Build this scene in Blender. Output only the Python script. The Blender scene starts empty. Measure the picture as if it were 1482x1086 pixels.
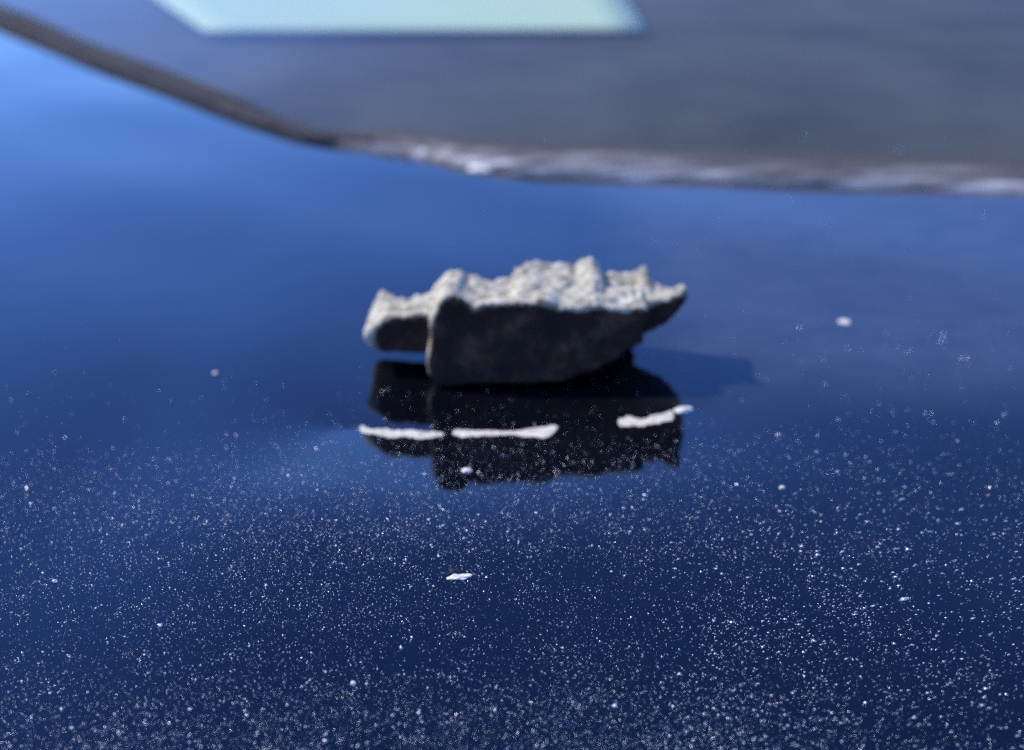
import bpy, math, random
import numpy as np
from mathutils import Vector, noise as mnoise

SC = bpy.context.scene
COL = SC.collection
R = math.radians

# ------------------------------------------------------------------ camera
CAM_H, PITCH, HFOV = 0.13, R(22.0), R(40.0)
W0, H0 = 1482.0, 1086.0
FPX = (W0 / 2) / math.tan(HFOV / 2)
cam = bpy.data.cameras.new('camera')
cam.sensor_width = 36.0
cam.lens = 18.0 / math.tan(HFOV / 2)
cam.clip_start, cam.clip_end = 0.005, 200.0
cam.dof.use_dof = True
cam.dof.focus_distance = 0.244
cam.dof.aperture_fstop = 12.8
camo = bpy.data.objects.new('camera', cam)
camo.location = (0, 0, CAM_H)
camo.rotation_euler = (R(90) - PITCH, 0, 0)
COL.objects.link(camo)
SC.camera = camo

# ------------------------------------------------------------------ sky, sun, exposure
SUN_EL, SUN_AZ = R(45.0), R(-68.0)          # azimuth from +Y, negative = to the left
world = bpy.data.worlds.new('World'); SC.world = world
world.use_nodes = True
nt = world.node_tree
sky = nt.nodes.new('ShaderNodeTexSky')
sky.sky_type = 'NISHITA'; sky.sun_disc = False
sky.sun_elevation = SUN_EL; sky.sun_rotation = SUN_AZ
sky.altitude = 1000.0; sky.air_density = 1.0; sky.dust_density = 0.0; sky.ozone_density = 10.0
bg = nt.nodes['Background']
bg.inputs['Strength'].default_value = 0.15
hs = nt.nodes.new('ShaderNodeHueSaturation'); hs.inputs['Saturation'].default_value = 1.11; hs.inputs['Hue'].default_value = 0.5155
nt.links.new(sky.outputs[0], hs.inputs['Color']); nt.links.new(hs.outputs[0], bg.inputs['Color'])

sun = bpy.data.lights.new('sun', 'SUN')
sun.energy = 2.2; sun.angle = R(0.53); sun.color = (1.0, 0.93, 0.82)
suno = bpy.data.objects.new('sun', sun)
sd = Vector((math.sin(SUN_AZ) * math.cos(SUN_EL), math.cos(SUN_AZ) * math.cos(SUN_EL), math.sin(SUN_EL)))
suno.rotation_euler = sd.to_track_quat('Z', 'Y').to_euler()
suno.location = sd * 3
COL.objects.link(suno)

vs = SC.view_settings
vs.view_transform = 'Standard'; vs.look = 'None'; vs.gamma = 1.0; vs.exposure = 1.0
vs.use_curve_mapping = False
SC.cycles.use_denoising = False
SC.cycles.sample_clamp_indirect = 4.0
SC.cycles.sample_clamp_direct = 5.0
SC.cycles.max_bounces = 8
SC.cycles.transparent_max_bounces = 12

# ------------------------------------------------------------------ helpers
FW = Vector((0, math.cos(PITCH), -math.sin(PITCH)))
UP = Vector((0, math.sin(PITCH), math.cos(PITCH)))
CO = Vector((0, 0, CAM_H))

def ray(px, py):
    return Vector((1, 0, 0)) * ((px - W0 / 2) / FPX) + UP * ((H0 / 2 - py) / FPX) + FW

def on_z(px, py, z=0.0):
    d = ray(px, py); return CO + d * ((z - CAM_H) / d.z)

def on_y(px, py, y, lean=0.0):
    # plane  Y = y + lean * Z
    d = ray(px, py); t = (y + lean * CAM_H) / (d.y - lean * d.z); return CO + d * t

def link(o, parent=None):
    COL.objects.link(o)
    if parent is not None:
        o.parent = parent
    return o

def mesh_obj(name, verts, faces, mat, parent=None, smooth=True):
    me = bpy.data.meshes.new(name)
    me.from_pydata([tuple(v) for v in verts], [], [tuple(int(i) for i in f) for f in faces])
    me.validate(); me.update()
    if smooth:
        me.polygons.foreach_set('use_smooth', [True] * len(me.polygons))
    me.materials.append(mat)
    return link(bpy.data.objects.new(name, me), parent)

def tag(o, label=None, cat=None, group=None, kind=None):
    if label: o['label'] = label
    if cat: o['category'] = cat
    if group: o['group'] = group
    if kind: o['kind'] = kind
    return o

def material(name):
    m = bpy.data.materials.new(name); m.use_nodes = True
    n = m.node_tree.nodes; l = m.node_tree.links
    return m, n, l, n['Principled BSDF']

def tex_noise(n, l, scale, detail=4, rough=0.55, coord='Object', vec_scale=None):
    tc = n.new('ShaderNodeTexCoord'); t = n.new('ShaderNodeTexNoise')
    t.inputs['Scale'].default_value = scale; t.inputs['Detail'].default_value = detail
    t.inputs['Roughness'].default_value = rough
    if vec_scale:
        mp = n.new('ShaderNodeMapping'); mp.inputs['Scale'].default_value = vec_scale
        l.new(tc.outputs[coord], mp.inputs['Vector']); l.new(mp.outputs[0], t.inputs['Vector'])
    else:
        l.new(tc.outputs[coord], t.inputs['Vector'])
    return t

def ramp(n, l, src, stops):
    r = n.new('ShaderNodeValToRGB'); cr = r.color_ramp
    cr.elements[0].position, cr.elements[0].color = stops[0][0], (*stops[0][1], 1)
    cr.elements[1].position, cr.elements[1].color = stops[-1][0], (*stops[-1][1], 1)
    for p, c in stops[1:-1]:
        e = cr.elements.new(p); e.color = (*c, 1)
    l.new(src, r.inputs['Fac']); return r

# ------------------------------------------------------------------ materials
def mat_paint():
    m, n, l, b = material('car_paint')
    # dark metallic base under a clear coat, with a thin dust film
    b.inputs['Base Color'].default_value = (0.0008, 0.0011, 0.0025, 1)
    b.inputs['Roughness'].default_value = 0.5
    b.inputs['Specular IOR Level'].default_value = 0.0
    b.inputs['Coat Weight'].default_value = 1.0
    b.inputs['Coat Roughness'].default_value = 0.012
    b.inputs['Coat IOR'].default_value = 1.46
    op = tex_noise(n, l, 420, 2, 0.5)                       # faint orange peel of the clear coat
    bm_ = n.new('ShaderNodeBump'); bm_.inputs['Strength'].default_value = 1.0; bm_.inputs['Distance'].default_value = 0.0000045
    l.new(op.outputs['Fac'], bm_.inputs['Height']); l.new(bm_.outputs[0], b.inputs['Coat Normal'])
    dust = n.new('ShaderNodeBsdfPrincipled')
    dust.inputs['Base Color'].default_value = (0.40, 0.45, 0.54, 1)
    dust.inputs['Roughness'].default_value = 0.55
    dust.inputs['Specular IOR Level'].default_value = 0.6
    t = tex_noise(n, l, 38, 5, 0.6)
    r = ramp(n, l, t.outputs['Fac'], [(0.3, (0.006,) * 3), (0.75, (0.02,) * 3)])
    # film covers more of the surface at a glancing view (seen edge-on)
    lw = n.new('ShaderNodeLayerWeight'); lw.inputs['Blend'].default_value = 0.5
    p = n.new('ShaderNodeMath'); p.operation = 'POWER'; p.inputs[1].default_value = 5.0
    l.new(lw.outputs['Facing'], p.inputs[0])
    ad = n.new('ShaderNodeMath'); ad.operation = 'MULTIPLY_ADD'
    ad.inputs[1].default_value = 5.0; ad.inputs[2].default_value = 0.0
    l.new(p.outputs[0], ad.inputs[0])
    mu = n.new('ShaderNodeMath'); mu.operation = 'MULTIPLY'
    l.new(ad.outputs[0], mu.inputs[0]); l.new(r.outputs['Color'], mu.inputs[1])
    # heavier settled dust towards the back and right of the hood
    tc = n.new('ShaderNodeTexCoord'); sp = n.new('ShaderNodeSeparateXYZ'); l.new(tc.outputs['Object'], sp.inputs[0])
    def rng_(sock, a, b_):
        q = n.new('ShaderNodeMapRange'); q.interpolation_type = 'SMOOTHSTEP'
        q.inputs['From Min'].default_value = a; q.inputs['From Max'].default_value = b_
        l.new(sock, q.inputs['Value']); return q.outputs[0]
    m1 = n.new('ShaderNodeMath'); m1.operation = 'MULTIPLY'
    l.new(rng_(sp.outputs['Y'], 0.285, 0.335), m1.inputs[0]); l.new(rng_(sp.outputs['X'], 0.02, 0.055), m1.inputs[1])
    t2 = tex_noise(n, l, 60, 6, 0.7)
    m2 = n.new('ShaderNodeMath'); m2.operation = 'MULTIPLY'
    l.new(m1.outputs[0], m2.inputs[0]); l.new(t2.outputs['Fac'], m2.inputs[1])
    m3 = n.new('ShaderNodeMath'); m3.operation = 'MULTIPLY_ADD'; m3.inputs[1].default_value = 0.14
    l.new(m2.outputs[0], m3.inputs[0]); l.new(mu.outputs[0], m3.inputs[2])
    mu = m3
    mx = n.new('ShaderNodeMixShader')
    l.new(mu.outputs[0], mx.inputs[0]); l.new(b.outputs[0], mx.inputs[1]); l.new(dust.outputs[0], mx.inputs[2])
    l.new(mx.outputs[0], n['Material Output'].inputs['Surface'])
    return m

def mat_rock():
    m, n, l, b = material('rock')
    b.inputs['Roughness'].default_value = 0.85
    b.inputs['Specular IOR Level'].default_value = 0.35
    at = n.new('ShaderNodeAttribute'); at.attribute_name = 'lit_crust'
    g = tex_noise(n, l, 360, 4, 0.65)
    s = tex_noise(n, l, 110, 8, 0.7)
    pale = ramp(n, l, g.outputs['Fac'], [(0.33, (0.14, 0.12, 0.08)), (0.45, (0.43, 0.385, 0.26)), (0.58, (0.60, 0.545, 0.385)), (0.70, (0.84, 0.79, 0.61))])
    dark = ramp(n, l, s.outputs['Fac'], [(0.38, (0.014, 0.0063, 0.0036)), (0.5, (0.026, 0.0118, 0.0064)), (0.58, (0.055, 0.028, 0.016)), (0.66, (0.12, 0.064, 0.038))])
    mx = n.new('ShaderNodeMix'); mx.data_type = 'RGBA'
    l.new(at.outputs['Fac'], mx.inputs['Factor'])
    l.new(dark.outputs[0], mx.inputs['A']); l.new(pale.outputs[0], mx.inputs['B'])  # pale where sunlit, dark where shaded: lighting put into the rock's colour
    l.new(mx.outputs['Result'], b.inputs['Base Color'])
    bp = n.new('ShaderNodeBump'); bp.inputs['Strength'].default_value = 0.8; bp.inputs['Distance'].default_value = 0.0007
    l.new(g.outputs['Fac'], bp.inputs['Height']); l.new(bp.outputs[0], b.inputs['Normal'])
    return m

def mat_simple(name, col, rough=0.6, spec=0.5, nscale=None, var=0.25, metal=0.0, vec_scale=None):
    m, n, l, b = material(name)
    b.inputs['Roughness'].default_value = rough
    b.inputs['Specular IOR Level'].default_value = spec
    b.inputs['Metallic'].default_value = metal
    if nscale:
        t = tex_noise(n, l, nscale, 5, 0.6, vec_scale=vec_scale)
        r = ramp(n, l, t.outputs['Fac'], [(0.3, tuple(c * (1 - var) for c in col)), (0.7, tuple(min(1, c * (1 + var)) for c in col))])
        l.new(r.outputs[0], b.inputs['Base Color'])
    else:
        b.inputs['Base Color'].default_value = (*col, 1)
    return m

def mat_glass():
    m, n, l, b = material('windscreen_glass')
    n.remove(b)
    tr = n.new('ShaderNodeBsdfTransparent'); tr.inputs['Color'].default_value = (0.86, 0.95, 0.90, 1)
    gl = n.new('ShaderNodeBsdfGlossy'); gl.inputs['Roughness'].default_value = 0.02
    gl.inputs['Color'].default_value = (1, 1, 1, 1)
    lw = n.new('ShaderNodeLayerWeight'); lw.inputs['Blend'].default_value = 0.5
    pw = n.new('ShaderNodeMath'); pw.operation = 'POWER'; pw.inputs[1].default_value = 5.0
    l.new(lw.outputs['Facing'], pw.inputs[0])
    fr = n.new('ShaderNodeMath'); fr.operation = 'MULTIPLY_ADD'; fr.inputs[1].default_value = 0.7; fr.inputs[2].default_value = 0.022
    l.new(pw.outputs[0], fr.inputs[0])
    mx = n.new('ShaderNodeMixShader')
    l.new(fr.outputs[0], mx.inputs[0]); l.new(tr.outputs[0], mx.inputs[1]); l.new(gl.outputs[0], mx.inputs[2])
    df = n.new('ShaderNodeBsdfDiffuse'); df.inputs['Color'].default_value = (0.5, 0.48, 0.43, 1)
    t = tex_noise(n, l, 14, 4, 0.6)
    r = ramp(n, l, t.outputs['Fac'], [(0.3, (0.045,) * 3), (0.7, (0.075,) * 3)])
    m2 = n.new('ShaderNodeMixShader')
    l.new(r.outputs[0], m2.inputs[0]); l.new(mx.outputs[0], m2.inputs[1]); l.new(df.outputs[0], m2.inputs[2])
    l.new(m2.outputs[0], n['Material Output'].inputs['Surface'])
    return m

def mat_grain():
    m, n, l, b = material('dust_grain')
    b.inputs['Base Color'].default_value = (0.88, 0.89, 0.9, 1)
    b.inputs['Metallic'].default_value = 0.8
    b.inputs['Roughness'].default_value = 0.36
    return m

M_PAINT, M_ROCK, M_GLASS, M_GRAIN = mat_paint(), mat_rock(), mat_glass(), mat_grain()
M_PRIMER = mat_simple('white_primer', (0.66, 0.605, 0.475), 0.8, 0.15, 900, 0.4)
M_SEAL = mat_simple('rubber_seal', (0.05, 0.047, 0.048), 0.9, 0.15, 60, 0.3)
def mat_cowl():
    m, n, l, b = material('cowl_trim')
    b.inputs['Roughness'].default_value = 0.75; b.inputs['Specular IOR Level'].default_value = 0.2
    t = tex_noise(n, l, 16, 5, 0.65, vec_scale=(0.45, 11.0, 11.0))
    r = ramp(n, l, t.outputs['Fac'], [(0.36, (0.10, 0.10, 0.10)), (0.48, (0.26, 0.255, 0.245)), (0.57, (0.48, 0.47, 0.44)), (0.68, (0.72, 0.70, 0.66))])
    at = n.new('ShaderNodeAttribute'); at.attribute_name = 'pale'
    mx = n.new('ShaderNodeMix'); mx.data_type = 'RGBA'
    l.new(at.outputs['Fac'], mx.inputs['Factor']); mx.inputs['A'].default_value = (0.085, 0.083, 0.08, 1)
    l.new(r.outputs[0], mx.inputs['B']); l.new(mx.outputs['Result'], b.inputs['Base Color'])
    return m
M_COWL = mat_cowl()
M_DASH = mat_simple('dashboard_plastic', (0.066, 0.060, 0.050), 0.85, 0.15, 9, 0.45)
M_SHEET = mat_simple('mint_sheet', (0.66, 0.72, 0.45), 0.7, 0.3, 6, 0.05)
M_CHIP = mat_simple('pale_stone', (0.82, 0.75, 0.62), 0.8, 0.15, 900, 0.25)
M_DARKCHIP = mat_simple('dark_stone', (0.03, 0.03, 0.033), 0.6, 0.4, 900, 0.4)

# ------------------------------------------------------------------ hood shape
CREASE = np.array([[*on_z(px, py)[:2]] for px, py in
                   [(440, 616), (520, 617), (560, 622), (620, 627), (720, 627), (800, 622), (850, 618), (905, 609), (960, 600), (1003, 590), (1080, 580)]])

RISE_S = np.linspace(0, 0.6, 1201)
_sl = np.interp(RISE_S, [0, 0.032, 0.062, 0.10, 0.16, 0.6], [1.0, 1.0, -0.35, -0.35, 0.0, 0.0])
RISE_H = np.concatenate([[0], np.cumsum((_sl[1:] + _sl[:-1]) * 0.00025)])

def hood_z(x, y):
    x = np.asarray(x, float); y = np.asarray(y, float)
    yc = np.interp(x, CREASE[:, 0], CREASE[:, 1])
    t = y - yc
    fade = np.clip((x + 0.095) / 0.058, 0, 1) * np.clip((0.12 - x) / 0.085, 0, 1)
    fade = fade * fade * (3 - 2 * fade)
    # a shallow dent: falls towards the crease on the near side, gentle rise on the far side
    ss = lambda q: np.clip(q, 0, 1) ** 2 * (3 - 2 * np.clip(q, 0, 1))
    w = 0.0004 + 0.05 * ss((-0.035 - x) / 0.045) + 0.05 * ss((x - 0.040) / 0.045)
    near = 0.5 * (-t + np.sqrt(t * t + w * w)); far = 0.5 * (t + np.sqrt(t * t + w * w))
    amp = 0.95 - 0.55 * np.tanh(x / 0.035)
    rise = 0.074 * np.interp(near, RISE_S, RISE_H)
    z = (rise - 0.0005 * np.exp(-far / 0.03)) * fade * amp
    # very slight waviness of the sheet metal
    z = z + 0.00028 * np.sin(x * 31 + 1.3 + y * 9) * np.sin(y * 42 + 0.7 + x * 11)
    return z

# rear edge of the hood (to the left it sweeps back along the windscreen)
EDGE_PX = [(-520, -110), (-260, -62), (0, 42), (120, 92), (240, 138), (350, 180), (430, 207), (500, 217), (600, 230), (700, 249),
           (900, 259), (1100, 267), (1300, 275), (1482, 283), (1750, 296), (2200, 318)]
_e = np.array([[*on_z(*p)[:2]] for p in EDGE_PX if p[1] > -100])
_e = np.vstack([[[_e[0, 0] - 0.5, _e[0, 1] + 0.35]], _e])

def rear_y(x):
    return np.interp(x, _e[:, 0], _e[:, 1])

xs = np.unique(np.concatenate([np.linspace(-0.95, -0.12, 84), np.linspace(-0.12, 0.12, 361), np.linspace(0.12, 0.9, 70)]))
ys = np.unique(np.concatenate([np.linspace(-0.45, 0.20, 40), np.linspace(0.20, 0.33, 300), np.linspace(0.33, 0.44, 24)]))
nr = 40
X, rows = [], []
P = []
for y in ys:
    P.append(np.stack([xs, np.full_like(xs, y)], 1))
for k in range(1, nr + 1):
    f = k / nr
    P.append(np.stack([xs, 0.44 + (rear_y(xs) - 0.44) * f], 1))
P = np.array(P)
Z = hood_z(P[..., 0], P[..., 1])
# rolled-down lip along the rear edge
lip = P[-1].copy(); Zl = Z[-1] - 0.004; lip[:, 1] += 0.0015
lip2 = lip.copy(); Zl2 = Zl - 0.012
V = np.concatenate([np.concatenate([P, Z[..., None]], 2).reshape(-1, 3),
                    np.concatenate([lip, Zl[:, None]], 1), np.concatenate([lip2, Zl2[:, None]], 1)])
nxr = len(xs); nyr = len(P) + 2
ii, jj = np.meshgrid(np.arange(nxr - 1), np.arange(nyr - 1))
a = (jj * nxr + ii).ravel()
F = np.stack([a, a + 1, a + 1 + nxr, a + nxr], 1)

car = bpy.data.objects.new('car', None); link(car)
tag(car, 'dark blue-black glossy car whose dusty hood carries the rock, windscreen behind', 'car')
hood = mesh_obj('hood', V, F, M_PAINT, car)
tag(hood, 'glossy dark hood reflecting blue sky, dusty and dented')

# ------------------------------------------------------------------ chipped paint showing white primer, along the dent's crease
rng = np.random.default_rng(7)
def scrape(pts, name='paint_chip', label=None):
    # pts: (px, py, half-width px)
    px = np.array(pts, float)
    s = np.linspace(0, 1, 46)
    k = np.linspace(0, 1, len(px))
    cx, cy, hw = (np.interp(s, k, px[:, i]) for i in range(3))
    ntop = np.convolve(rng.normal(0, 1, 64), np.ones(7) / 5, 'same')[8:54]
    nbot = np.convolve(rng.normal(0, 1, 64), np.ones(7) / 5, 'same')[8:54]
    end = np.clip(np.minimum(s, 1 - s) / 0.03, 0.1, 1) ** 0.5
    rowsv = []
    for off, lift in ((-1.0, 0.00003), (-0.85, 0.00007), (-0.2, 0.00010), (0.4, 0.00010), (0.85, 0.00007), (1.0, 0.00003)):
        r = []
        for i in range(46):
            w = 0.85 * hw[i] * end[i] * max(0.25, 1 + 0.5 * (ntop[i] if off < 0 else nbot[i]))
            p = on_z(cx[i], cy[i] + off * w)
            z = float(hood_z(p.x, p.y)) + lift * (0.6 + 0.4 * end[i]) + 0.00002 * rng.normal() * (lift > 0.00005)
            r.append((p.x, p.y, z))
        rowsv.append(r)
    v = [p for r in rowsv for p in r]
    f = [(j * 46 + i, (j + 1) * 46 + i, (j + 1) * 46 + i + 1, j * 46 + i + 1) for j in range(5) for i in range(45)]
    o = mesh_obj(name, v, f, M_PRIMER, hood)
    if label: o['label'] = label
    return o
scrape([(520, 617, 5), (532, 619, 8), (560, 622, 9), (590, 626, 9), (620, 627, 6), (642, 626, 3)], label='white chipped streak at the left end of the dent')
scrape([(655, 624, 4), (672, 625, 6), (700, 625, 6), (730, 624, 5), (742, 624, 4), (765, 626, 9), (790, 623, 10), (807, 616, 6)], label='white chipped streak in the middle of the dent')
scrape([(895, 607, 7), (910, 609, 9), (930, 606, 7), (955, 603, 8), (975, 600, 7)], label='short white chipped streak at the right end of the dent')

# ------------------------------------------------------------------ cowl, windscreen, seal, dashboard
def curve_pts(px_list, z=0.0, n=8):
    p = [on_z(a, b, z) for a, b in px_list]
    out = []
    for i in range(len(p) - 1):
        p0 = p[max(i - 1, 0)]; p1 = p[i]; p2 = p[i + 1]; p3 = p[min(i + 2, len(p) - 1)]
        for k in range(n):
            t = k / n
            out.append(0.5 * ((2 * p1) + (p2 - p0) * t + (2 * p0 - 5 * p1 + 4 * p2 - p3) * t * t + (3 * p1 - p0 - 3 * p2 + p3) * t ** 3))
    out.append(p[-1]); return out

BASE_PX = [(-260, -78), (0, 16), (120, 66), (240, 112), (350, 154), (430, 183), (480, 197), (560, 206), (700, 216), (900, 226), (1100, 235), (1300, 242), (1482, 249), (1750, 259), (2200, 277)]
base = curve_pts(BASE_PX)
nb = len(base)
bx = np.array([p.x for p in base]); by = np.array([p.y for p in base])
# glass: one shallow curved sheet rising from the base curve
GLEAN = math.tan(R(14))
pL0, pL1 = on_z(0, 16), on_z(430, 183)
pR0, pR1 = on_z(560, 205), on_z(1482, 240)
def dist_in(a, b, x, y):
    t = (b - a).normalized(); return (x - a.x) * (-t.y) + (y - a.y) * t.x
def glass_z(x, y):
    d1, d2 = dist_in(pL0, pL1, x, y), dist_in(pR0, pR1, x, y)
    k = 0.10; h = max(0, min(1, 0.5 + 0.5 * (d2 - d1) / k))
    d = d2 * (1 - h) + d1 * h - k * h * (1 - h)
    return GLEAN * (d + 0.025) - 0.22 * max(d, 0) ** 2 * 0.3
v, f = [], []
gxs = np.linspace(bx[0], bx[-1], 150); NV = 30
for x in gxs:
    y0 = float(np.interp(x, bx, by)) - 0.004
    for k in range(NV + 1):
        y = y0 + (1.75 - y0) * (k / NV) ** 1.5
        v.append((x, y, glass_z(x, y)))
for i in range(len(gxs) - 1):
    for k in range(NV):
        a = i * (NV + 1) + k
        f.append((a, a + NV + 1, a + NV + 2, a + 1))
w = mesh_obj('windscreen', v, f, M_GLASS, car)
tag(w, 'tinted windscreen pane with a faint dust film')

# rubber seal along the sweeping left edge: half-round tube
def tube(name, pts, ra, rb, mat, parent, n=10, lift=0.0):
    v, f = [], []
    m = len(pts)
    for i, p in enumerate(pts):
        t = (pts[min(i + 1, m - 1)] - pts[max(i - 1, 0)]).normalized()
        side = Vector((-t.y, t.x, 0)).normalized(); upv = side.cross(t) * -1
        if upv.z < 0: upv = -upv
        for k in range(n):
            an = 2 * math.pi * k / n
            v.append(p + side * (math.cos(an) * ra) + upv * (math.sin(an) * rb + lift))
    for i in range(m - 1):
        for k in range(n):
            f.append((i * n + k, i * n + (k + 1) % n, (i + 1) * n + (k + 1) % n, (i + 1) * n + k))
    f.append(tuple(range(n))[::-1]); f.append(tuple((m - 1) * n + k for k in range(n)))
    return mesh_obj(name, v, f, mat, parent)
seal_px = [(-260, -68), (0, 28), (120, 79), (240, 125), (350, 167), (430, 193), (480, 205), (540, 211)]
tube('windscreen_seal', curve_pts(seal_px), 0.0052, 0.0030, M_SEAL, car, lift=0.001)

# cowl strip between hood and glass on the right: ridged section swept along
front = curve_pts([(430, 199), (500, 213), (600, 226), (700, 246), (900, 256), (1100, 264), (1300, 272), (1482, 280), (1750, 293), (2200, 315)])
back = curve_pts([(430, 196), (520, 205), (600, 211), (700, 219), (900, 229), (1100, 238), (1300, 245), (1482, 252), (1750, 262), (2200, 280)])
prof = [(-0.04, -0.012), (-0.02, 0.0005), (0.10, 0.0035), (0.22, 0.0030), (0.30, -0.001), (0.40, 0.0015), (0.5, 0.005), (0.6, 0.0045), (0.68, 0.001), (0.8, 0.0035), (0.93, 0.006), (1.0, 0.004), (1.02, -0.01)]
v, f = [], []
for i in range(len(front)):
    for t, z in prof:
        p = front[i].lerp(back[i], t)
        wob = mnoise.noise(Vector((p.x * 16, t * 4, 3.1)))
        tp = min(1.0, max(0.05, (p.x + 0.11) / 0.06))
        v.append((p.x, p.y, (z + 0.0016 * wob * (t < 1)) * tp))
npf = len(prof)
for i in range(len(front) - 1):
    for k in range(npf - 1):
        a = i * npf + k
        f.append((a, a + npf, a + npf + 1, a + 1))
cw = mesh_obj('cowl_trim', v, f, M_COWL, car)
pale = []
for i in range(len(front)):
    for t, z in prof:
        pale.append(max(0.0, min(1.0, 1.15 - 1.7 * t)) * max(0.0, min(1.0, (front[i].x + 0.085) / 0.06)))
cw.data.attributes.new('pale', 'FLOAT', 'POINT').data.foreach_set('value', pale)
tag(cw, 'pale grey cowl strip below the windscreen')

# dashboard: broad gently rolling deck behind the glass
v, f = [], []
gx = np.linspace(-1.0, 0.95, 60); gk = np.linspace(0, 1, 26)
bx = np.array([p.x for p in base]); by = np.array([p.y for p in base])
for x in gx:
    y0 = float(np.interp(x, bx, by)) + 0.022
    for k in gk:
        y = y0 + (2.0 - y0) * k
        z = -0.035 + 0.012 * min(1, k * 8) + 0.004 * mnoise.noise(Vector((x * 5, y * 5, 0)))
        v.append((x, y, z))
ng = len(gk)
for i in range(len(gx) - 1):
    for k in range(ng - 1):
        a = i * ng + k
        f.append((a, a + ng, a + ng + 1, a + 1))
mesh_obj('dashboard', v, f, M_DASH, car)

# mint sheet on the dashboard
SHZ = -0.016
q = [on_z(296, 45, SHZ), on_z(934, 43, SHZ), on_z(890, -36, SHZ), on_z(172, -36, SHZ)]
v, f = [], []
N = 12
for j in range(N + 1):
    for i in range(N + 1):
        u, w_ = i / N, j / N
        p = q[0].lerp(q[1], u).lerp(q[3].lerp(q[2], u), w_)
        v.append((p.x, p.y, SHZ + 0.003 * math.sin(u * 5 + 1) * w_))
f = [(j * (N + 1) + i, j * (N + 1) + i + 1, (j + 1) * (N + 1) + i + 1, (j + 1) * (N + 1) + i) for j in range(N) for i in range(N)]
sh = mesh_obj('paper_sheet', v, f, M_SHEET)
sm = sh.modifiers.new('thick', 'SOLIDIFY'); sm.thickness = 0.0006
tag(sh, 'pale mint sheet lying behind the windscreen at the top edge', 'sheet')

# ------------------------------------------------------------------ the rock: scalar field -> surface nets
def lattice_noise(shape_pts, scale, seed):
    g = np.random.default_rng(seed)
    x, y, z = (c / scale for c in shape_pts)
    L = 64; tab = g.uniform(-1, 1, (L, L, L)).astype(np.float32)
    xi, yi, zi = np.floor(x).astype(int), np.floor(y).astype(int), np.floor(z).astype(int)
    fx, fy, fz = x - xi, y - yi, z - zi
    fx, fy, fz = (t * t * (3 - 2 * t) for t in (fx, fy, fz))
    out = 0
    for a in (0, 1):
        for b in (0, 1):
            for c in (0, 1):
                wgt = (fx if a else 1 - fx) * (fy if b else 1 - fy) * (fz if c else 1 - fz)
                out = out + wgt * tab[(xi + a) % L, (yi + b) % L, (zi + c) % L]
    return out

def C(cx, cy):      # enlarged study coordinates -> photograph pixels
    return 490 + cx / 2.715, 350 + cy / 2.715

YF = on_z(640, 561).y                  # where the front foot stands
LEANF = 0.12
def line(pts, y, lean=0.0):
    a = np.array([[w.x, w.z] for w in (on_y(*C(*p), y, lean) for p in pts)])
    return a[np.argsort(a[:, 0])]
# main block
m_front_top = line([(372, 300), (388, 246), (425, 200), (445, 188), (480, 205), (530, 232), (620, 232), (700, 230), (800, 240), (860, 246), (920, 251), (1000, 236), (1100, 236), (1190, 268)], YF, LEANF)
m_bot = line([(345, 500), (372, 560), (420, 566), (520, 556), (620, 552), (740, 552), (870, 547), (960, 515), (1040, 480), (1110, 432), (1190, 372)], YF, LEANF)
DEP = 0.027
m_back_top = line([(330, 215), (360, 160), (420, 108), (470, 106), (500, 128), (560, 124), (645, 124), (672, 118), (684, 96), (760, 86), (850, 90), (935, 94), (962, 74), (995, 66), (1022, 92), (1032, 130), (1150, 132), (1180, 97), (1206, 99), (1222, 150)], YF + DEP)
mx0, mx1 = on_y(*C(352, 400), YF, LEANF).x, on_y(*C(1200, 320), YF, LEANF).x
m_left = np.array([[w.z, w.x] for w in (on_y(*C(*p), YF, LEANF) for p in [(400, 572), (366, 556), (346, 515), (338, 480), (350, 420), (356, 360), (358, 300), (368, 255), (392, 205)])])
# left lump
YL = on_z(550, 541).y
l_front_top = line([(95, 352), (120, 350), (180, 304), (250, 296), (330, 290), (420, 285)], YL)
l_bot = line([(95, 386), (118, 412), (150, 428), (230, 433), (325, 436), (420, 440)], YL)
DL = 0.021
l_back_top = line([(90, 320), (128, 245), (160, 188), (215, 184), (290, 190), (340, 192), (420, 160)], YL + DL)
lx0, lx1 = on_y(*C(96, 350), YL).x, on_y(*C(420, 350), YL).x
# right wing
YR = on_z(975, 543).y
r_front_top = line([(1120, 258), (1180, 250), (1240, 234), (1300, 208), (1350, 190), (1380, 182)], YR)
r_bot = line([(1120, 425), (1160, 385), (1210, 352), (1300, 312), (1345, 262), (1380, 205)], YR)
DR = 0.02
r_back_top = line([(1120, 150), (1160, 120), (1185, 97), (1208, 99), (1226, 146), (1290, 158), (1350, 170), (1385, 176)], YR + DR)
rx0, rx1 = on_y(*C(1100, 300), YR).x, on_y(*C(1386, 205), YR).x

H = 0.0005
gx = np.arange(-0.047, 0.050, H); gy = np.arange(YF - 0.006, YF + 0.046, H); gz = np.arange(-0.002, 0.044, H)
GX, GY, GZ = np.meshgrid(gx, gy, gz, indexing='ij')
n1 = lattice_noise((GX, GY, GZ), 0.0105, 1); n2 = lattice_noise((GX + 1, GY, GZ), 0.0045, 2)
n3 = lattice_noise((GX + 2, GY, GZ), 0.0019, 3); n4 = lattice_noise((GX + 3, GY, GZ), 0.0010, 4)
ip = lambda xx, t: np.interp(xx, t[:, 0], t[:, 1])

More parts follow.
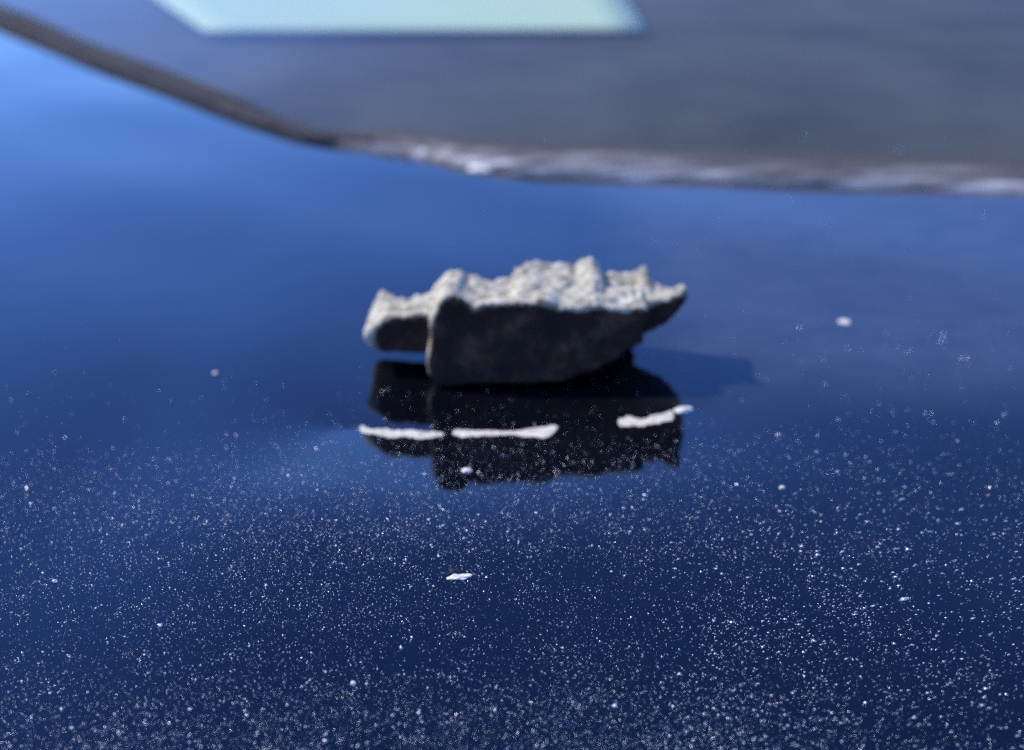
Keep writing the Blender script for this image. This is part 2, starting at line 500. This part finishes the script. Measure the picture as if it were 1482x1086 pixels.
def block(x, y, z, ftop, bot, btop, yf, lean, dep, x0, x1, back_foot, rnd, left=None):
    if left is not None:
        x0 = np.interp(z, left[:, 0], left[:, 1])
    s = np.clip((y - yf) / dep, 0, 1)
    zt = ip(x, ftop) * (1 - s) + ip(x * (1 + 0.0 * s), btop) * s
    zb = ip(x, bot) * (1 - s) + (ip(x, bot) * (1 - back_foot)) * s
    top = z - zt
    e = [top, zb - z, (yf + lean * z) - y, y - (yf + dep + 0.004 * np.sin(x * 90)), (x0 - x), (x - x1)]
    f = e[0]
    for k in e[1:]:
        h = np.clip(0.5 + 0.5 * (k - f) / rnd, 0, 1)       # smooth maximum rounds the edges
        f = f * (1 - h) + k * h + rnd * h * (1 - h)
    return f, top

xw = GX + 0.0007 * n2; yw = GY + 0.0008 * n1 + 0.0009 * np.abs(n1) + 0.0004 * n2; zw = GZ + 0.0005 * n2 + 0.0004 * n1
fm, tm = block(xw, yw, zw, m_front_top, m_bot, m_back_top, YF, LEANF, DEP, mx0, mx1, 1.0, 0.0007, m_left)
fl, tl = block(xw, yw, zw, l_front_top, l_bot, l_back_top, YL, 0.1, DL, lx0, lx1, 0.5, 0.0018)
fr_, tr_ = block(xw, yw, zw, r_front_top, r_bot, r_back_top, YR, 0.05, DR, rx0, rx1, 0.5, 0.0011)
fld = np.minimum(np.minimum(fm, fl), fr_)
topd = np.where(fm < np.minimum(fl, fr_), tm, np.where(fl < fr_, tl, tr_))
rough_top = np.clip((topd + 0.0030) / 0.0022, 0, 1)        # grainy top, smoother broken faces
fld = fld + (0.00020 + 0.00026 * rough_top) * n3 + (0.00010 + 0.00028 * rough_top) * n4 + 0.0004 * n2 + 0.0006 * n1
fld = np.maximum(fld, -(GZ - 0.00005))

def surface_nets(fv, origin, h):
    nx, ny, nz = fv.shape
    ins = fv < 0
    c = np.stack([ins[i:nx - 1 + i, j:ny - 1 + j, k:nz - 1 + k] for i in (0, 1) for j in (0, 1) for k in (0, 1)])
    act = c.any(0) & ~c.all(0)
    idx = np.full(act.shape, -1, int); cells = np.argwhere(act); idx[act] = np.arange(len(cells))
    acc = np.zeros((len(cells), 3)); cnt = np.zeros(len(cells))
    corners = [(i, j, k) for i in (0, 1) for j in (0, 1) for k in (0, 1)]
    for A in corners:
        for ax in range(3):
            if A[ax]: continue
            B = list(A); B[ax] = 1
            va = fv[tuple((cells + A).T)]; vb = fv[tuple((cells + B).T)]
            cr = (va < 0) != (vb < 0)
            t = np.where(cr, va / np.where(cr, va - vb, 1), 0)
            p = np.tile(np.array(A, float), (len(cells), 1)); p[:, ax] += t
            acc[cr] += p[cr]; cnt[cr] += 1
    verts = (cells + acc / cnt[:, None]) * h + origin
    faces = []
    for ax in range(3):
        u, w = [(1, 2), (2, 0), (0, 1)][ax]
        sl0 = [slice(1, -1)] * 3; sl0[ax] = slice(0, -1)
        sl1 = [slice(1, -1)] * 3; sl1[ax] = slice(1, None)
        A, B = ins[tuple(sl0)], ins[tuple(sl1)]
        for flip, msk in ((False, A & ~B), (True, ~A & B)):
            e = np.argwhere(msk)
            e[:, u] += 1; e[:, w] += 1
            def cell(du, dw):
                q = e.copy(); q[:, u] -= du; q[:, w] -= dw
                return idx[tuple(q.T)]
            quad = np.stack([cell(1, 1), cell(0, 1), cell(0, 0), cell(1, 0)], 1)
            faces.append(quad[:, ::-1] if flip else quad)
    return verts, np.concatenate(faces)

rv, rf = surface_nets(fld, np.array([gx[0], gy[0], gz[0]]), H)
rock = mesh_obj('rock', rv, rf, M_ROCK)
# pale amount per vertex: weathered upper skin, with sunlit top and left edges painted in
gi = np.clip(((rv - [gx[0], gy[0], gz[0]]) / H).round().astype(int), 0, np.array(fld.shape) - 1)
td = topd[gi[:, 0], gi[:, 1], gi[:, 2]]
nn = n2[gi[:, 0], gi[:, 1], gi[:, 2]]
lit_crust = np.clip((td + 0.0012 + 0.0008 * nn) / 0.0009, 0, 1)
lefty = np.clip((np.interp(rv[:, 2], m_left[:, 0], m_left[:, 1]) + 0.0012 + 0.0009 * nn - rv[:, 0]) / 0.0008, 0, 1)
lit_crust = np.maximum(lit_crust, 0.85 * lefty * (rv[:, 1] < YL - 0.003))
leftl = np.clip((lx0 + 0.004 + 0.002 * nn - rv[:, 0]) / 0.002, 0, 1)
lit_crust = np.maximum(lit_crust, leftl)
att = rock.data.attributes.new('lit_crust', 'FLOAT', 'POINT')
att.data.foreach_set('value', lit_crust.astype(np.float32))
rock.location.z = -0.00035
tag(rock, 'jagged charcoal rock chunk with pale grainy top, sunlight painted in, resting on the hood', 'rock')

# ------------------------------------------------------------------ small crumbs lying on the hood
def crumb(name, px, py, wmm, hmm, dmm, mat, label, cat, rot=0.0, seed=0, group=None, jag=0.12):
    p = on_z(px, py); z0 = float(hood_z(p.x, p.y))
    g = random.Random(seed)
    import bmesh
    bm = bmesh.new(); bmesh.ops.create_icosphere(bm, subdivisions=2, radius=1.0)
    for vv in bm.verts:
        k = 1 + 0.32 * mnoise.noise(vv.co * 1.3 + Vector((seed * 3.1, 0, 0))) + jag * g.uniform(-1, 1)
        co = vv.co * k
        x, y = co.x * wmm / 2000, co.y * dmm / 2000
        vv.co = (x * math.cos(rot) - y * math.sin(rot), x * math.sin(rot) + y * math.cos(rot), max(co.z, -0.5) * hmm / 2000)
    zmin = min(vv.co.z for vv in bm.verts)
    for vv in bm.verts: vv.co.z -= zmin
    me = bpy.data.meshes.new(name); bm.to_mesh(me); bm.free()
    me.materials.append(mat)
    o = link(bpy.data.objects.new(name, me)); o.location = (p.x, p.y, z0)
    if label: tag(o, label, cat, group)
    return o
crumb('stone_flake', 665, 855, 3.8, 0.6, 1.7, M_CHIP, 'small white flake with dark top on the near hood, in sharp focus', 'flake', 0.25, 3, jag=0.45)
fl_ = bpy.data.objects['stone_flake']
dk = crumb('dark_face', 659, 849, 2.2, 1.2, 0.9, M_DARKCHIP, None, None, 0.2, 5, jag=0.35)
dk.location = dk.location - fl_.location; dk.parent = fl_
crumb('grit_or_glint', 676, 690, 2.2, 0.7, 2.2, M_CHIP, 'single white grain lying in the black reflection of the rock', 'grain', 0, 11)
crumb('grit_or_glint', 80, 846, 1.0, 0.7, 0.8, M_CHIP, 'lone white grain near the left edge of the hood', 'grain', 0, 12)
crumb('grit_or_glint', 1222, 466, 3.2, 0.8, 3.4, M_CHIP, 'blurred pale grain on the hood far right of the rock', 'grain', 0.4, 13)
crumb('grit_or_glint', 512, 1008, 0.9, 0.8, 0.8, M_CHIP, 'pale grain low in the foreground left of centre', 'grain', 0, 14)
crumb('grit_or_glint', 312, 545, 1.3, 0.9, 1.3, M_CHIP, 'faint blurred grain on the hood left of the rock', 'grain', 0, 15)
crumb('grit_or_glint', 1131, 714, 1.2, 0.8, 1.0, M_CHIP, 'pale grain on the hood right of the rock reflection', 'grain', 0, 16)
crumb('grit_or_glint', 694, 247, 9.0, 2.2, 9.0, M_CHIP, 'pale disc standing in for a blurred highlight at the hood edge below the windscreen', 'grain', 0, 19)  # added pale disc in place of an out-of-focus highlight
crumb('grit_clump', 988, 592, 4.6, 1.0, 2.4, M_CHIP, 'glinting crumbly clump at the right end of the white streaks', 'grit', 0.3, 17, jag=0.5)

# ------------------------------------------------------------------ dust and grit: uncountable specks over the hood
rg = np.random.default_rng(21)
NTRY = 560000
u = rg.uniform(0, 1, NTRY); yy = 0.135 + (0.60 - 0.135) * rg.uniform(0, 1, NTRY) ** 1.5
xx = rg.uniform(-1, 1, NTRY) * (0.07 + 0.36 * yy)
# thins out away from the nose of the hood; left of the dent, missing sun glints are put in as fewer specks
clump = np.array([mnoise.noise(Vector((a * 16, b * 22, 5.0))) + 0.7 * mnoise.noise(Vector((a * 60, b * 75, 1.0))) + 0.4 * mnoise.noise(Vector((a * 190, b * 220, 2.0))) for a, b in zip(xx, yy)])
yn = yy + 0.018 * clump
dens = np.clip(1.0 - (yn - 0.245) / 0.055, 0.05, 1.0) * np.clip(1.15 - (yy - 0.33) / 0.05, 0.12, 1)
edge = 0.262 + np.clip((xx + 0.075) / 0.05, 0, 1) * 0.05
glintless = np.clip((yn - edge) / 0.02, 0, 1) * np.clip((0.01 - xx) / 0.03, 0, 1)
dens = dens * (1 - 0.90 * glintless)
dens = dens * (1 - 0.5 * np.clip((xx - 0.01) / 0.04, 0, 1))
dens = dens * np.clip(0.75 + 0.65 * clump, 0.1, 1.3)
keep = rg.uniform(0, 1, NTRY) < dens * 0.7
xx, yy = xx[keep], yy[keep]
K = len(xx)
zz = hood_z(xx, yy)
rad = 0.000052 * np.exp(rg.normal(0, 0.52, K)) * (1 + np.clip((yy - 0.27) / 0.1, 0, 1.2) * 0.5)
big = rg.uniform(0, 1, K) < 0.012
rad[big] *= 2.2
# bigger dried droplets of grit, blurred, on the sparser patch to the left
nb2 = 170
bxs = -0.03 - 0.12 * rg.uniform(0, 1, nb2); bys = 0.262 + 0.055 * rg.uniform(0, 1, nb2) ** 1.4
ctr = rg.integers(0, nb2, nb2); grp = rg.uniform(0, 1, nb2) < 0.6
bxs = np.where(grp, bxs[ctr] + rg.normal(0, 0.004, nb2), bxs); bys = np.where(grp, bys[ctr] + rg.normal(0, 0.003, nb2), bys)
xx = np.concatenate([xx, bxs]); yy = np.concatenate([yy, bys]); zz = np.concatenate([zz, hood_z(bxs, bys)])
rad = np.concatenate([rad, 0.00013 * np.exp(rg.normal(0, 0.35, nb2))]); K = len(xx)
octv = np.array([[1, 1, 1], [-1, -1, 1], [-1, 1, -1], [1, -1, -1]], float) * 0.75
octf = np.array([[0, 2, 1], [0, 1, 3], [0, 3, 2], [1, 2, 3]])
q = rg.normal(0, 1, (K, 4)); q /= np.linalg.norm(q, axis=1)[:, None]
w_, x_, y_, z_ = q.T
RM = np.stack([np.stack([1 - 2 * (y_**2 + z_**2), 2 * (x_*y_ - z_*w_), 2 * (x_*z_ + y_*w_)], 1),
               np.stack([2 * (x_*y_ + z_*w_), 1 - 2 * (x_**2 + z_**2), 2 * (y_*z_ - x_*w_)], 1),
               np.stack([2 * (x_*z_ - y_*w_), 2 * (y_*z_ + x_*w_), 1 - 2 * (x_**2 + y_**2)], 1)], 1)
ov = octv[None] * rg.uniform(0.55, 1.25, (K, 4, 1))
gv = np.einsum('kij,kvj->kvi', RM, ov) * rad[:, None, None]
# specks on the right stretched sideways: the lens's streaked glints put into their shape
st = np.clip((xx - 0.015) / 0.06, 0, 1) * 1.6
gv[..., 0] *= (1 + st)[:, None]; gv[..., 1] += 0.18 * st[:, None] * gv[..., 0]
gv[..., 2] += (zz + rad * 0.6)[:, None]; gv[..., 0] += xx[:, None]; gv[..., 1] += yy[:, None]
gf = (octf[None] + (np.arange(K) * 4)[:, None, None]).reshape(-1, 3)
me = bpy.data.meshes.new('dust')
me.vertices.add(K * 4); me.vertices.foreach_set('co', gv.reshape(-1))
me.loops.add(len(gf) * 3); me.loops.foreach_set('vertex_index', gf.reshape(-1).astype(np.int32))
me.polygons.add(len(gf)); me.polygons.foreach_set('loop_start', np.arange(0, len(gf) * 3, 3, dtype=np.int32))
me.update(calc_edges=True); me.validate()
me.materials.append(M_GRAIN)
dust = link(bpy.data.objects.new('dust', me))
tag(dust, 'glittering white dust and grit specks scattered over the hood', 'dust', kind='stuff')
print('grains', K, 'rock faces', len(rf))
